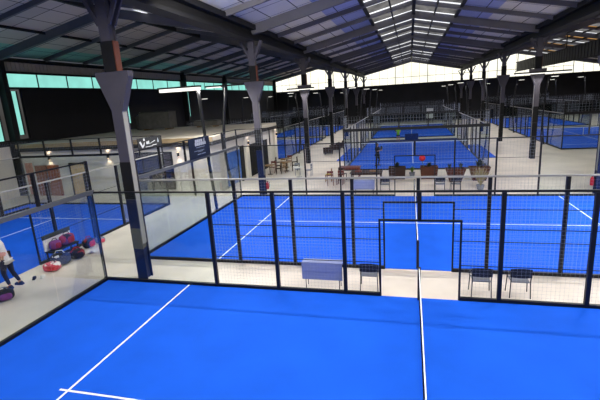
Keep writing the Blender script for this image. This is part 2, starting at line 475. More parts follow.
# ------------------------------------------------------------------ court kit
PANEL = {}
def wire_panel(w, h, step, r):
    key = (round(w, 2), round(h, 2), step)
    if key not in PANEL:
        mb = MB()
        n = int(round(w / step)); 
        for i in range(1, n): mb.span((-w / 2 + w * i / n - r, -r, 0), (-w / 2 + w * i / n + r, r, h))
        n = int(round(h / step))
        for i in range(1, n): mb.span((-w / 2, -r, h * i / n - r), (w / 2, r, h * i / n + r))
        PANEL[key] = mb.mesh('mesh_panel', M['wire'])
    return PANEL[key]
def mesh_panel(par, u0, u1, z0, z1, step, r):
    return link('mesh_panel', wire_panel(u1 - u0, z1 - z0, step, r), par, loc=((u0 + u1) / 2, 0, z0))

def turf(c, rot, label, apron=False):
    t = MB().span((-10, -5, -.02), (10, 5, .015)).build('court_turf', M['turf'], loc=(c[0], c[1], 0.0), rotz=rot)
    tag(t, label, 'court', kind='structure')
    for s in (-1, 1):
        MB().span((s * 6.95 - .025, -4.98, .0152), (s * 6.95 + .025, 4.98, .019)).build('service_line', M['line'], t)
    MB().span((-7.15, -.025, .0152), (7.15, .025, .0185)).build('centre_line', M['line'], t)
    if apron:
        for s in (-1, 1): MB().span((-5, s * 5.12, -.02), (4, s * 6.5, .006)).build('apron', M['turf'], t)
    return t

def side_fence(c, rot, s, label, step=.1, r=.0011, railmat='black', post=.1, upper=True):
    base = Vector((0, s * 5.02, 0)); base.rotate(Matrix.Rotation(rot, 3, 'Z'))
    t = thing('side_fence', label, 'fence', (c[0] + base.x, c[1] + base.y, 0), rot, group='fences along the sides of the courts')
    for u in (-10.05, 10.05): MB().span((u - .035, -.035, 0), (u + .035, .035, 4)).build('post', M['black'], t)
    for u in (-6, -4, -2, 2, 4, 6): MB().span((u - post / 2, -.05, 0), (u + post / 2, .05, 2.97)).build('post', M['black'], t)
    MB().span((-.05, -.05, 2.24), (.05, .05, 2.97)).build('post', M['black'], t)
    g = MB()
    for u in (-1.03, 1.03): g.span((u - .025, -.03, 0), (u + .025, .03, 2.2))
    g.span((-1.055, -.03, 2.19), (1.055, .03, 2.24)).build('gate_frame', M['black'], t)
    MB().span((-10, -.03, 2.97), (10, .03, 3.02)).build('top_rail', M[railmat], t)
    for a, b in ((-10, -1.03), (1.03, 10)): MB().span((a, -.045, 0), (b, .045, .1)).build('bottom_rail', M['black'], t)
    for a, b in ((-6, -1.05), (1.05, 6)):
        for z in (1., 2.): MB().span((a, -.008, z - .009), (b, .008, z + .009)).build('mid_rail', M['black'], t)
    for a, b in ((-6, -4), (-4, -2), (-2, -1.04), (1.04, 2), (2, 4), (4, 6)): mesh_panel(t, a, b, .1, 2.97, step, r)
    mesh_panel(t, -1.1, 1.1, 2.24, 2.97, step, r)
    for s2 in (-1, 1):
        for a, b in ((6.06, 7.99), (8.01, 9.98)):
            MB().span((s2 * a, -.006, .1), (s2 * b, .006, 2.97)).build('glass_pane', M['glass'], t)
        if not upper: continue
        MB().span((s2 * 8, -.02, 3.96), (s2 * 10, .02, 4)).build('upper_rail', M['black'], t)
        MB().span((s2 * 8 - .03, -.03, 3.04), (s2 * 8 + .03, .03, 4)).build('stub_post', M['black'], t)
        mesh_panel(t, min(s2 * 8, s2 * 10), max(s2 * 8, s2 * 10), 3.04, 3.96, step, r)
    return t

def end_wall(c, rot, s, label, step=.1, r=.0011, railmat='greyrail', full=False, rail=.06):
    base = Vector((s * 10.0, 0, 0)); base.rotate(Matrix.Rotation(rot, 3, 'Z'))
    t = thing('end_glass_wall', label, 'glass wall', (c[0] + base.x, c[1] + base.y, 0), rot + PI / 2, group='glass end walls of the courts')
    for k in range(5):
        a = -5 + 2 * k
        MB().span((a + .012, -.006, .1), (a + 1.988, .006, 2.95)).build('glass_pane', M['glass'], t)
    for k in range(1, 5):
        v = -5 + 2 * k
        MB().span((v - .035, -.035, 0 if full else 3.05), (v + .045, .045, 4)).build('post', M['black'], t)
    MB().span((-4.97, -.05, 0), (4.97, .05, .1)).build('bottom_rail', M['black'], t)
    MB().span((-5.05, -.06, 3.01 - rail), (5.05, .06, 3.01 + rail)).build('top_rail', M[railmat], t)
    MB().span((-4.97, -.02, 3.96), (4.97, .02, 4.0)).build('upper_rail', M['black'], t)
    for k in range(5): mesh_panel(t, -5 + 2 * k, -3 + 2 * k, 3.06, 3.96, step, r)
    return t

NETM = {}
def net(c, rot, label, step=.06):
    t = thing('court_net', label, 'net', (c[0], c[1], 0), rot + PI / 2, group='nets across the courts')
    for v in (-4.9, 4.9):
        MB().span((v - .04, -.04, 0.015), (v + .04, .04, .95)).build('net_post', M['black'], t)
    if step not in NETM:
        mb = MB(); n = int(9.7 / step)
        for i in range(n + 1):
            v = -4.85 + 9.7 * i / n; mb.span((v - .002, -.002, .03), (v + .002, .002, .88))
        n = int(.85 / step)
        for i in range(n + 1):
            z = .03 + .85 * i / n; mb.span((-4.85, -.0015, z - .0015), (4.85, .0015, z + .0015))
        NETM[step] = mb.mesh('netting', M['black'])
    link('netting', NETM[step], t)
    MB().span((-4.86, -.011, .87), (4.86, .011, .93)).build('top_tape', M['line'], t)
    MB().span((-.025, -.008, .02), (.025, .008, .87)).build('centre_strap', M['line'], t)
    return t

def add_light(par, loc, size, power, col=(1, .97, .92), tilt=(0, 0, 0), spread=None):
    l = bpy.data.lights.new('lamp_light', 'AREA'); l.shape = 'RECTANGLE'; l.size, l.size_y = size; l.energy = power; l.color = col
    if spread: l.spread = spread
    o = bpy.data.objects.new('lamp_light', l); COL.objects.link(o); o.parent = par; o.location = loc; o.rotation_euler = tilt
    return o

def lamp_post(x, y, rotz, label, power, length=2.0, bend=.25, h=6.2, m='led', pole='greyrail', hd_h=.045, pr=.06, lean=0., group='curved floodlight poles beside the courts', double=False):
    """curved pole at the court edge; bar lamp reaches along local +x"""
    t = thing('floodlight_pole', label, 'floodlight', (x, y, 0), rotz, group=group)
    MB().span((-.12, -.12, 0), (.12, .12, .03)).build('base_plate', M['black'], t)
    pts = []
    for i in range(13):
        s = i / 12
        pts.append((-bend * math.sin(PI * min(1, s * 1.05)) + lean * s * s, 0, .03 + (h + .1 - .03) * s))
    pts.append((.3 + lean, 0, h + .16))
    MB().tube(pts, [pr] * 13 + [pr * .75], 8).build('pole', M[pole], t, smooth=True)
    x0 = -1.1 if double else .2
    hd = MB().span((x0, -.14, h + .12), (length + .1, .14, h + .2)).build('lamp_housing', M[pole], t)
    MB().span((.25, -.13, h + .118 - hd_h), (length, .13, h + .119)).build('diffuser', M[m], hd)
    add_light(t, (length / 2 + .1, 0, h + .1 - hd_h), (length, .2), power)
    return t

def add_fill_lamp(x, y, z, label, power, length=2.4, tilt=0., rotz=0):  # added lamp above the frame, placed to light the floor
    t = thing('fill_lamp', label, 'lamp', (x, y, z), rotz, group='added lamps out of view above the nearer courts')
    hd = MB().span((-length / 2, -.12, .03), (length / 2, .12, .12)).build('lamp_housing', M['greyrail'], t)
    MB().span((-length / 2 + .05, -.1, -.01), (length / 2 - .05, .1, .028)).build('diffuser', M['led'], hd)
    top = slope_z(x, 0) - z + .02
    for s in (-1, 1): MB().tube([(s * length * .4, 0, .1), (s * length * .4, 0, top)], .012, 6).build('cable', M['black'], t)
    add_light(t, (0, 0, -.03), (length, .2), power, tilt=(tilt, 0, 0))
    return t

# --- courts
P_NEAR, P_HANG, P_FAR = 320, 262, 150
W2 = 1.96
C1, C2 = (0, -5.0), (0, W2 + 5)
turf(C1, 0, 'closest blue court surface with white service lines filling the foreground')
side_fence(C1, 0, 1, 'long side fence of the closest court, in front of the concrete strip with chairs', upper=False)
end_wall(C1, 0, -1, 'glass wall at the left end of the closest court')
net(C1, 0, 'net of the closest court seen end on in the foreground', .045)
turf(C2, 0, 'second blue court surface just beyond the strip with chairs')
side_fence(C2, 0, -1, 'near side fence of the second court, just behind the strip with chairs', railmat='galv', upper=False)
side_fence(C2, 0, 1, 'far side fence of the second court, in front of the planters', .15, .0018, post=.07)
end_wall(C2, 0, -1, 'glass wall at the left end of the second court, with the square navy banner')
net(C2, 0, 'net of the second court seen end on behind the open gate')
R90 = PI / 2
C3, C4, C5 = (0, 30.3), (0, 53.4), (-18.72, -.1)
def rotated(c, nm, step, r, left=True, right=True, near=True, far=True):
    turf(c, R90, 'blue court surface %s' % nm, c[1] == 30.3)
    if right: side_fence(c, R90, -1, 'right side fence of the court %s' % nm, step, r, 'galv' if nm != 'by the clubhouse on the left' else 'galv')
    if left: side_fence(c, R90, 1, 'left side fence of the court %s' % nm, step, r, 'galv')
    if near: end_wall(c, R90, -1, 'near glass end wall of the court %s' % nm, step, r, 'black', rail=.1)
    if far: end_wall(c, R90, 1, 'far glass end wall of the court %s' % nm, step, r, 'black')
    net(c, R90, 'net across the court %s' % nm, .1)
rotated(C3, 'with the player in black beyond the planters', .2, .004)
rotated(C4, 'at the far end of the central nave', .25, .004)
rotated(C5, 'by the clubhouse on the left', .12, .0014, near=False)
rotated((-16.7, 37.2), 'behind the cafe tables in the left nave', .25, .004)
rotated((-16.7, 59.6), 'at the far end of the left nave', .25, .004)
rotated((17.2, 38.95), 'right of the columns in the right nave', .25, .004)
rotated((17.2, 61.2), 'at the far end of the right nave', .25, .004)

# --- lamps
for x in (-6.5, 0, 6.5):
    for y in (-8.2, -3.2):
        add_fill_lamp(x, y, 8.5, 'added lamp out of view lighting the closest court', P_HANG)
for x in (-5.8, 5.8):
    add_fill_lamp(x, 3.0, 9.35, 'added lamp out of view lighting the second court', P_HANG * 4.2, tilt=.55)
lamp_post(-10.2, 8.9, PI, 'nearer bow-shaped floodlight pole at the left wall of the second court', P_NEAR, 2.45, -.12, 6.25, pole='black', hd_h=.15, pr=.085, lean=.35)
lamp_post(-10.2, 11.5, PI, 'bow-shaped floodlight pole at the far left corner of the second court', P_NEAR, 1.1, -.4, 6.3, pole='black', double=True, pr=.085)
lamp_post(10.25, 9.0, PI, 'floodlight pole outside the right end of the second court', P_NEAR * 2, 2.2, .1, 6.25)
for k, (x, y, a, b, lab) in enumerate(((-BAY, 24.1, -1.35, .95, 'bar lamp fixed across the third column of the left row'), (BAY, 24.1, -1.7, 2.0, 'long bright bar lamp fixed across the third column of the right row'))):
    t = thing('bar_lamp', lab, 'lamp', (x, y - .3, 6.22), group='bar lamps fixed to columns')
    hd = MB().span((a, -.1, .06), (b, .1, .16)).build('lamp_housing', M['black'], t)
    MB().span((a + .1, -.1, .0), (b - .1, .1, .055)).build('diffuser', M['led'], hd)
    MB().span((-.05, .1, .07), (.05, .46, .15)).build('bracket', M['black'], t)
    add_light(t, ((a + b) / 2, 0, -.02), (b - a, .2), P_NEAR * .6, tilt=(-.5, 0, 0))
def court_lamps(c, nm, us=(-6, 6), m='ledsoft', pw=P_FAR):
    for s in (-1, 1):
        for u in us:
            lamp_post(c[0] + s * 5.3, c[1] + u, PI if s > 0 else 0, '%s %s floodlight pole of the court %s' % ('near' if u < 0 else 'far', 'left' if s < 0 else 'right', nm), pw, .8, .22, 6.0, m, 'black', .03)
court_lamps(C3, 'with the player in black')
court_lamps(C4, 'at the far end of the central nave')
court_lamps((-16.7, 37.2), 'behind the cafe tables in the left nave')
court_lamps((-16.7, 59.6), 'at the far end of the left nave')
court_lamps((17.2, 38.95), 'beyond the right columns')
court_lamps((17.2, 61.2), 'at the far end of the right nave')
for y in (-6, 2.):  # unseen lamps added to brighten the left court and strip
    t = thing('fill_lamp', 'added lamp out of view lighting the court by the clubhouse', 'lamp', (-18.3, y, 9.2), group='added lamps out of view above the clubhouse court')
    hd = MB().span((-1.2, -.12, .03), (1.2, .12, .12)).build('lamp_housing', M['greyrail'], t)
    MB().span((-1.15, -.1, -.01), (1.15, .1, .028)).build('diffuser', M['led'], hd)
    for s in (-1, 1): MB().tube([(s * .9, 0, .1), (s * .9, 0, 2.0)], .012, 6).build('cable', M['black'], t)
    add_light(t, (0, 0, -.03), (2.4, .2), P_HANG * 1.3)

# ------------------------------------------------------------------ clubhouse block in the left nave
cl = thing('clubhouse', 'low white clubhouse block with a flat roof standing behind the left court', 'building', (-19.35, 18.6, 0))
ox, oy = 19.35, -18.6
def S(mb, a, b): return mb.span((a[0] + ox, a[1] + oy, a[2]), (b[0] + ox, b[1] + oy, b[2]))
S(MB(), (-26.3, 12.3, 0), (-11.9, 24.9, 3.1)).build('wall', M['white'], cl)
S(MB(), (-26.3, 12.1, 3.35), (-11.7, 25.0, 3.6)).build('roof_slab', M['slab'], cl)
mb = MB(); S(mb, (-26.3, 12.05, 3.1), (-11.65, 12.3, 3.34)); S(mb, (-11.9, 12.3, 3.1), (-11.65, 25.0, 3.34)); mb.build('edge_beam', M['beam'], cl)
S(MB(), (-26.3, 12.0, 3.345), (-11.62, 12.1, 3.6)).build('fascia', M['tan'], cl)
d1 = S(MB(), (-25.3, 12.24, 0), (-23.3, 12.3, 2.12)).build('door', M['doorwood'], cl)
mb = MB(); S(mb, (-24.33, 12.22, .03), (-24.27, 12.24, 2.1)); mb.build('door_seam', M['beam'], d1)
for x in (-24.42, -24.18):
    mb = MB(); S(mb, (x - .015, 12.18, .9), (x + .015, 12.24, 1.15)); mb.build('door_handle', M['galv'], d1)
S(MB(), (-26.1, 12.25, .1), (-25.5, 12.3, 2.3)).build('notice_board', mat('salmon board', '#c98672', .8, noise=.2, scale=4), cl)
d2 = S(MB(), (-22.3, 12.24, 0), (-21.2, 12.3, 2.15)).build('door', M['door_glow'], cl)  # warm light behind the door painted as a cream tone
mb = MB(); S(mb, (-22.42, 12.22, 0), (-22.3, 12.3, 2.25)); S(mb, (-21.2, 12.22, 0), (-21.08, 12.3, 2.25)); S(mb, (-22.42, 12.22, 2.15), (-21.08, 12.3, 2.25)); mb.build('door_frame', M['beam'], d2)
# service window with dark frame
wd = S(MB(), (-17.3, 12.25, .5), (-14.6, 12.3, 2.75)).build('service_window', M['slate'], cl)
mb = MB()
for x in (-17.3, -15.5, -14.6): S(mb, (x - .06, 12.18, .4), (x + .06, 12.25, 2.8))
for z in (.45, 1.5, 2.3, 2.75): S(mb, (-17.36, 12.18, z - .05), (-14.54, 12.25, z + .05))
mb.build('window_frame', M['beam'], wd)
mb = MB(); S(mb, (-17.0, 12.2, .9), (-16.2, 12.24, 1.45)); S(mb, (-15.4, 12.2, .9), (-14.8, 12.24, 1.45)); mb.build('menu_board', M['bagnavy'], wd)
S(MB(), (-13.3, 12.2, 0), (-13.2, 12.3, 3.1)).build('downpipe', M['beam'], cl)
# right hand side: poster door, pillars, black panels painting in the unlit openings
po = S(MB(), (-11.9, 14.3, .1), (-11.86, 16.6, 2.3)).build('poster', M['poster'], cl)
S(MB(), (-11.9, 16.7, 0), (-11.82, 17.3, 2.5)).build('doorway', M['matt_black'], cl)
S(MB(), (-11.9, 17.5, 0), (-11.7, 18.1, 3.1)).build('pillar', M['white'], cl)
S(MB(), (-11.9, 18.6, 0), (-11.84, 22.6, 2.4)).build('doorway', M['matt_black'], cl)
S(MB(), (-11.9, 24.3, 0), (-11.7, 24.9, 3.1)).build('pillar', M['white'], cl)
for i, (x, y, ax) in enumerate(((-23.9, 12.3, 0), (-19.2, 12.3, 0), (-12.7, 12.3, 0), (-11.7, 17.8, 1), (-11.7, 24.6, 1), (-14.1, 12.3, 0))):
    labs = ['lit wall lamp above the red brown clubhouse door', 'lit wall lamp on the clubhouse behind the nearest column', 'lit wall lamp beside the navy banner', 'lit wall lamp on the first clubhouse side pillar', 'lit wall lamp on the last clubhouse side pillar', 'lit wall lamp left of the navy banner']
    t = thing('wall_lamp', labs[i], 'lamp', (x, y, 2.62), PI / 2 if ax else 0, group='wall lamps on the clubhouse')
    MB().lathe([(.07, -.12), (.07, .12)], (0, -.09, 0), 12).build('lamp_body', M['black'], t)
    MB().lathe([(.06, .12), (.06, .128)], (0, -.09, 0), 12).build('bulb', M['sconce'], t)
    MB().lathe([(.06, -.128), (.06, -.12)], (0, -.09, 0), 12).build('bulb', M['sconce'], t)
    MB().span((-.03, -.03, -.03), (.03, 0, .03)).build('bracket', M['black'], t)
    for s, rx in ((.16, PI), (-.16, 0)):
        l = bpy.data.lights.new('lamp_light', 'SPOT'); l.energy = 16; l.spot_size = 1.9; l.spot_blend = .8; l.color = (1, .78, .55); l.shadow_soft_size = .05
        o = bpy.data.objects.new('lamp_light', l); COL.objects.link(o); o.parent = t; o.location = (0, -.12, s); o.rotation_euler = (rx, 0, 0)
# stored stuff on the clubhouse roof
mgrey = mat('weathered grey', '#5d5a56', .8, noise=.2, scale=3)
for x, y, w, d, h, lab, cat, nm in ((-21.9, 22.6, 3.0, 1.2, 1.5, 'large dark grey crate stored on the clubhouse roof', 'crate', 'crate'), (-17.5, 23.4, 2.2, .9, .5, 'long low grey crate on the clubhouse roof', 'crate', 'crate'), (-24.3, 23.4, .7, .7, 1.3, 'upright grey cylinder tank on the clubhouse roof', 'tank', 'tank')):
    t = thing(nm, lab, cat, (x, y, 3.602))
    if nm == 'tank':
        MB().lathe([(.3, 0), (.34, .05), (.34, h - .15), (.2, h), (.08, h + .05)], n=16).build('body', mgrey, t, smooth=False)
        MB().tube([(0, 0, h), (0, 0, h + .2), (.15, 0, h + .25)], .03, 6).build('valve', M['galv'], t)
    else:
        MB().span((-w / 2, -d / 2, .1), (w / 2, d / 2, h)).build('body', mgrey, t)
        MB().span((-w / 2 - .03, -d / 2 - .03, h), (w / 2 + .03, d / 2 + .03, h + .06)).build('lid', M['corrdk'], t)
        m = MB()
        for s in (-1, 1): m.span((s * w * .35 - .08, -d / 2, 0), (s * w * .35 + .08, d / 2, .1))
        m.build('skid', M['wood'], t)
# banners
def banner(x, y0, y1, z0, z1, m, label, marks):
    t = thing('banner', label, 'banner', (x, (y0 + y1) / 2, z0), group=None)
    L = y1 - y0; H = z1 - z0
    MB().span((0, -L / 2, 0), (.025, L / 2, H)).build('sheet', M[m], t)
    for nm, mm, polys in marks:
        mb = MB()
        for poly in polys: mb.prism([(-L / 2 + p[0] * L, p[1] * H) for p in poly], .025, .032, 'x')
        mb.build(nm, M[mm], t)
    return t
def rc(x0, y0, x1, y1): return [(x0, y0), (x1, y0), (x1, y1), (x0, y1)]
banner(-13.66, 7.75, 9.85, 3.42, 4.02, 'banner', 'black banner with a white tick-like emblem on the fence of the left court', [
    ('emblem', 'print', [[(.06, .66), (.12, .72), (.19, .3), (.17, .1)], [(.17, .1), (.19, .3), (.28, .62), (.25, .3)], rc(.24, .72, .29, .92)]),
    ('lettering', 'print', [rc(.35, .4, .42, .62), rc(.43, .4, .47, .66), [(.48, .4), (.51, .4), (.74, .58), (.72, .64)], rc(.3, .14, .6, .19), rc(.6, .2, .78, .26)]),
    ('figure_mark', 'printdim', [rc(.83, .4, .89, .55), [(.83, .55), (.89, .55), (.86, .82)]])])
blocks = []
for row, (z0, z1, xs) in enumerate(((.76, .9, (.3, .39, .48, .57, .7)), (.6, .75, (.28, .37, .46, .55, .64, .73)))):
    for x in xs: blocks.append(rc(x, z0, x + .075, z1)); 
banner(-9.9, 6.15, 8.2, 3.07, 4.02, 'bannernavy', 'square navy banner with pale block lettering on the second court left wall', [
    ('lettering', 'print', blocks + [[(.72, .76), (.78, .76), (.75, .96)]]),
    ('small_print', 'printdim', [rc(.33, .5, .73, .53), rc(.22, .34, .7, .365), rc(.4, .29, .62, .315), rc(.36, .15, .52, .19), rc(.55, .15, .75, .19)])])

# ------------------------------------------------------------------ furniture
def make_chair(label, group):
    t = thing('chair', label, 'chair', group=group)
    MB().prism([(-.22, 0), (.22, 0), (.24, .4), (-.24, .4)], .43, .465, 'z').build('seat', M['chairgrey'], t, bevel=.012)
    mb = MB(); N = 8
    vs = []; fs = []
    for i in range(N + 1):
        a = -1 + 2 * i / N; x = .26 * a; y = -.03 - .05 * (1 - a * a) ; 
        for (dy, z) in ((0, .6), (0, .86 - .04 * a * a), (.02, .86 - .04 * a * a), (.02, .6)): vs.append((x, y + dy, z))
    for i in range(N):
        b = i * 4
        fs += [(b + k, b + (k + 1) % 4, b + 4 + (k + 1) % 4, b + 4 + k) for k in range(4)]
    fs += [(0, 1, 2, 3), (N * 4, N * 4 + 3, N * 4 + 2, N * 4 + 1)]
    mb.add(vs, fs).build('backrest', M['chairblack'], t)
    for s in (-1, 1):
        MB().tube([(s * .25, -.02, 0), (s * .235, 0, .45), (s * .24, -.04, .78)], .014, 6).build('leg', M['chairblack'], t)
        MB().tube([(s * .27, .42, 0), (s * .25, .38, .45), (s * .26, .34, .62)], .014, 6).build('leg', M['chairblack'], t)
        MB().tube([(s * .26, .35, .62), (s * .265, .15, .66), (s * .24, -.03, .66)], .016, 6).build('armrest', M['chairblack'], t)
    return t
G1 = 'tubular chairs set along the side of the second court'
ch = make_chair('dark tubular chair left of the near gate, beside the blue grey table', G1)
ch.location = (-1.37, .3, 0)
dup(ch, (1.62, .3, 0), 0, 'dark tubular chair just right of the near gate')
dup(ch, (2.58, .36, 0), 0, 'dark tubular chair second to the right of the near gate, behind the fence post')
dup(ch, (-1.62, 12.9, 0), 0, 'dark chair beyond the second court beside the far blue grey table')
dup(ch, (1.38, 12.9, 0), 0, 'dark chair beyond the second court in front of the red brown planter')
dup(ch, (2.2, 12.9, 0), 0, 'dark chair beyond the second court in front of the tapered planter')

def panel_table(label):
    t = thing('panel_table', label, 'table', group='low tables with blue grey panels')
    MB().span((-.6, 0, .81), (.6, .3, .83)).build('tabletop', M['bluegrey'], t)
    MB().span((-.6, -.02, .3), (.6, 0, .83)).build('front_panel', M['bluegrey'], t)
    for x in (-.5, .5):
        for y in (.015, .28): MB().tube([(x, y, 0), (x, y, .81)], .013, 6).build('leg', M['chairblack'], t)
    MB().tube([(-.5, .28, .25), (.5, .28, .25)], .01, 6).build('stretcher', M['chairblack'], t)
    return t
pt = panel_table('table with a blue grey front panel on the strip behind the closest fence'); pt.location = (-2.72, .24, 0)
dup(pt, (-2.75, 12.35, 0), 0, 'table with a blue grey front panel beyond the second court, before the dark long table')

# long dark table with small things, and red brown table
def long_table(x, y, rot, L, Wd, H, m, label, name='long_table'):
    t = thing(name, label, 'table', (x, y, 0), rot)
    MB().span((-L / 2, -Wd / 2, H - .05), (L / 2, Wd / 2, H)).build('tabletop', M[m], t, bevel=.01)
    for sx in (-1, 1):
        for sy in (-1, 1): MB().span((sx * (L / 2 - .1) - .035, sy * (Wd / 2 - .08) - .035, 0), (sx * (L / 2 - .1) + .035, sy * (Wd / 2 - .08) + .035, H - .05)).build('leg', M[m], t)
    MB().span((-L / 2 + .08, -Wd / 2 + .05, H - .14), (L / 2 - .08, -Wd / 2 + .08, H - .05)).build('apron', M[m], t)
    return t
long_table(-2.9, 15.4, 0, 2.0, .9, .78, 'darkbrown', 'dark long table behind the far blue grey table')
long_table(-4.25, 17.6, 0, 1.5, .8, .76, 'redwood', 'red brown table beside the wooden cafe chairs')
def tray(x, y, z, m, lab):
    t = thing('tray', lab, 'tray', (x, y, z), group='trays on the dark long table')
    MB().span((-.18, -.13, 0), (.18, .13, .02)).build('base', M[m], t)
    mb = MB(); mb.span((-.2, -.15, 0), (-.18, .15, .06)).span((.18, -.15, 0), (.2, .15, .06)).span((-.18, -.15, 0), (.18, -.13, .06)).span((-.18, .13, 0), (.18, .15, .06)).build('rim', M[m], t)
tray(-3.4, 15.4, .78, 'redwood', 'red brown tray on the left of the dark long table')
tray(-2.5, 15.5, .78, 'wood', 'wooden tray on the right of the dark long table')

def wood_chair(label, m, group):
    t = thing('cafe_chair', label, 'chair', group=group)
    MB().span((-.21, -.21, .43), (.21, .21, .47)).build('seat', M[m], t, bevel=.01)
    for s in (-1, 1):
        MB().bar((s * .18, -.18, 0), (s * .18, -.18, .43), .035, .035).build('leg', M[m], t)
        MB().bar((s * .18, .2, 0), (s * .18, .24, .88), .035, .035).build('leg', M[m], t)
    mb = MB(); mb.span((-.2, .2, .74), (.2, .25, .88)); mb.span((-.2, .2, .58), (.2, .235, .66)); mb.build('backrest', M[m], t)
    return t
GC = 'wooden chairs around the cafe tables'
spots = [(-5.15, 15.0, .2, 'redwood', 'dark red wooden chair at the left front of the red brown table'), (-4.55, 15.2, -.1, 'redwood', 'dark red wooden chair at the right front of the red brown table'),
         (-5.5, 16.2, -1.5, 'wood', 'pale wooden chair with a yellow cushion left of the red brown table'), (-4.6, 16.6, 2.8, 'darkbrown', 'dark chair tucked in front of the red brown table')]
for x, y, r, m, lab in spots:
    c = wood_chair(lab, m, GC); c.location = (x, y, 0); c.rotation_euler.z = r
cu = MB().ball((0, 0, .04), (.19, .19, .045), 14, 6).build('cushion', mat('yellow cushion', '#c9b45a', .85), loc=(-5.5, 16.2, .473), smooth=True)
tag(cu, 'yellow cushion on the pale wooden chair', 'cushion')
def round_table(x, y, label, top, leg, r=.42, h=.74):
    t = thing('cafe_table', label, 'table', (x, y, 0), group='small tables of the cafe corner')
    MB().lathe([(r, h - .03), (r, h)], n=24).build('tabletop', M[top], t)
    MB().lathe([(.035, .03), (.035, h - .03)], n=10).build('stem', M[leg], t)
    MB().lathe([(.22, 0), (.22, .02), (.05, .04)], n=16).build('foot', M[leg], t)
    return t
round_table(-8.0, 18.0, 'round white cafe table right of the second column', 'tabletop', 'galv')
for x, y, r, lab in ((-7.35, 18.3, 1.6, 'pale grey chair right of the white cafe table'), (-8.3, 18.75, -.3, 'pale grey chair behind the white cafe table')):
    c = wood_chair(lab, 'grey', GC); c.location = (x, y, 0); c.rotation_euler.z = -r
bt = thing('bottle', 'small dark bottle on the round white cafe table', 'bottle', (-7.95, 17.95, .74))
MB().lathe([(.035, 0), (.035, .16), (.014, .2), (.014, .25)], n=12).build('body', M['darkleaf'], bt, smooth=True)
MB().lathe([(.016, .25), (.016, .27)], n=10).build('cap', M['black'], bt)
tabs = [(-10.6, 19.2, 'first'), (-10.2, 22.4, 'second'), (-9.7, 20.6, 'third')]
pos = ['in front of', 'left of', 'behind', 'right of']
tname = {'first': 'the leftmost wooden cafe table', 'second': 'the farthest wooden cafe table', 'third': 'the wooden cafe table next to the second column'}
for x, y, n in tabs:
    round_table(x, y, {'first': 'leftmost round wooden table of the cafe corner', 'second': 'farthest round wooden table of the cafe corner', 'third': 'round wooden table nearest the passage in the cafe corner'}[n], 'wood', 'black')
    for k, a in enumerate((-PI / 2, PI, PI / 2, 0)):
        if (n, k) in (('third', 2), ('first', 0)): continue
        c = wood_chair('brown chair %s %s' % (pos[k], tname[n]), ('wood', 'darkbrown', 'redwood', 'darkbrown')[k], GC)
        c.location = (x + .68 * math.cos(a), y + .68 * math.sin(a), 0); c.rotation_euler.z = a - PI / 2 + (.15 if k % 2 else -.1)

# armchairs near the third and fourth columns
def armchair(label, x, y, rot):
    t = thing('armchair', label, 'armchair', (x, y, 0), rot, group='dark lounge armchairs by the columns')
    MB().span((-.42, -.4, .1), (.42, .32, .38)).build('base', M['darkbrown'], t, bevel=.03)
    MB().span((-.3, -.38, .38), (.3, .25, .5)).build('seat_cushion', M['bagblack'], t, bevel=.04)
    MB().span((-.42, .25, .1), (.42, .45, .85)).build('backrest', M['darkbrown'], t, bevel=.05)
    for s in (-1, 1):
        MB().span((s * .42, -.4, .1), (s * .3, .3, .62)).build('arm', M['darkbrown'], t, bevel=.03)
        for yy in (-.35, .38): MB().span((s * .36 - .03, yy - .03, 0), (s * .36 + .03, yy + .03, .1)).build('leg', M['black'], t)
armchair('dark armchair nearest on the left walkway', -8.15, 30.1, -1.2)
armchair('dark armchair second along the left walkway', -7.75, 32.6, -1.3)
armchair('dark armchair third along the left walkway beside a column', -7.6, 34.3, -1.5)

# planters
def planter(x, y, label, m, w0, w1, h, d=None):
    d = d or w1
    t = thing('planter', label, 'planter', (x, y, 0), group='brown planters in front of the third court')
    v = []
    for (w, z) in ((w0, 0), (w1, h), (w1 - .1, h), (w1 - .12, h - .08)):
        v += [(-w / 2, -w * .3, z), (w / 2, -w * .3, z), (w / 2, w * .3, z), (-w / 2, w * .3, z)]
    fs = [(3, 2, 1, 0)] + [(i * 4 + k, i * 4 + (k + 1) % 4, (i + 1) * 4 + (k + 1) % 4, (i + 1) * 4 + k) for i in range(3) for k in range(4)]
    MB().add(v, fs).build('pot', M[m], t)
    k = w1 - .12
    MB().span((-k / 2, -k * .3, h - .15), (k / 2, k * .3, h - .075)).build('soil', M['soil'], t)
    return t
def leaves(par, name, m, c, n, L, spread, w=.05, seed=1):
    rnd = random.Random(seed); mb = MB()
    for i in range(n):
        a = rnd.uniform(0, 2 * PI); t = rnd.uniform(.1, spread); l = L * rnd.uniform(.6, 1)
        p = Vector(c); side = Vector((-math.sin(a), math.cos(a), 0)) * w / 2
        d1 = Vector((math.cos(a) * math.sin(t * .5), math.sin(a) * math.sin(t * .5), math.cos(t * .5)))
        d2 = Vector((math.cos(a) * math.sin(t), math.sin(a) * math.sin(t), math.cos(t)))
        q = p + d1 * l * .55; r = q + d2 * l * .45
        nrm = Vector((math.cos(a), math.sin(a), .3)).normalized() * .004
        vs = [p - side * .4, p + side * .4, q + side, q - side, r]
        vs = vs + [v + nrm for v in vs]
        mb.add(vs, [(0, 1, 2, 3), (3, 2, 4), (8, 7, 6, 5), (9, 7, 8), (0, 5, 6, 1), (1, 6, 7, 2), (2, 7, 9, 4), (4, 9, 8, 3), (3, 8, 5, 0)])
    return mb.build(name, m, par)
p = planter(-1.05, 17.0, 'dark brown square planter beside the dark long table, leftmost of the row', 'darkbrown', 1.0, 1.1, .8)
leaves(p, 'foliage', M['darkleaf'], (0, 0, .72), 60, .42, 1.4, .1, 3)
p = planter(.95, 17.0, 'red brown planter with a round red flower behind it', 'redbrown', .98, 1.1, .8)
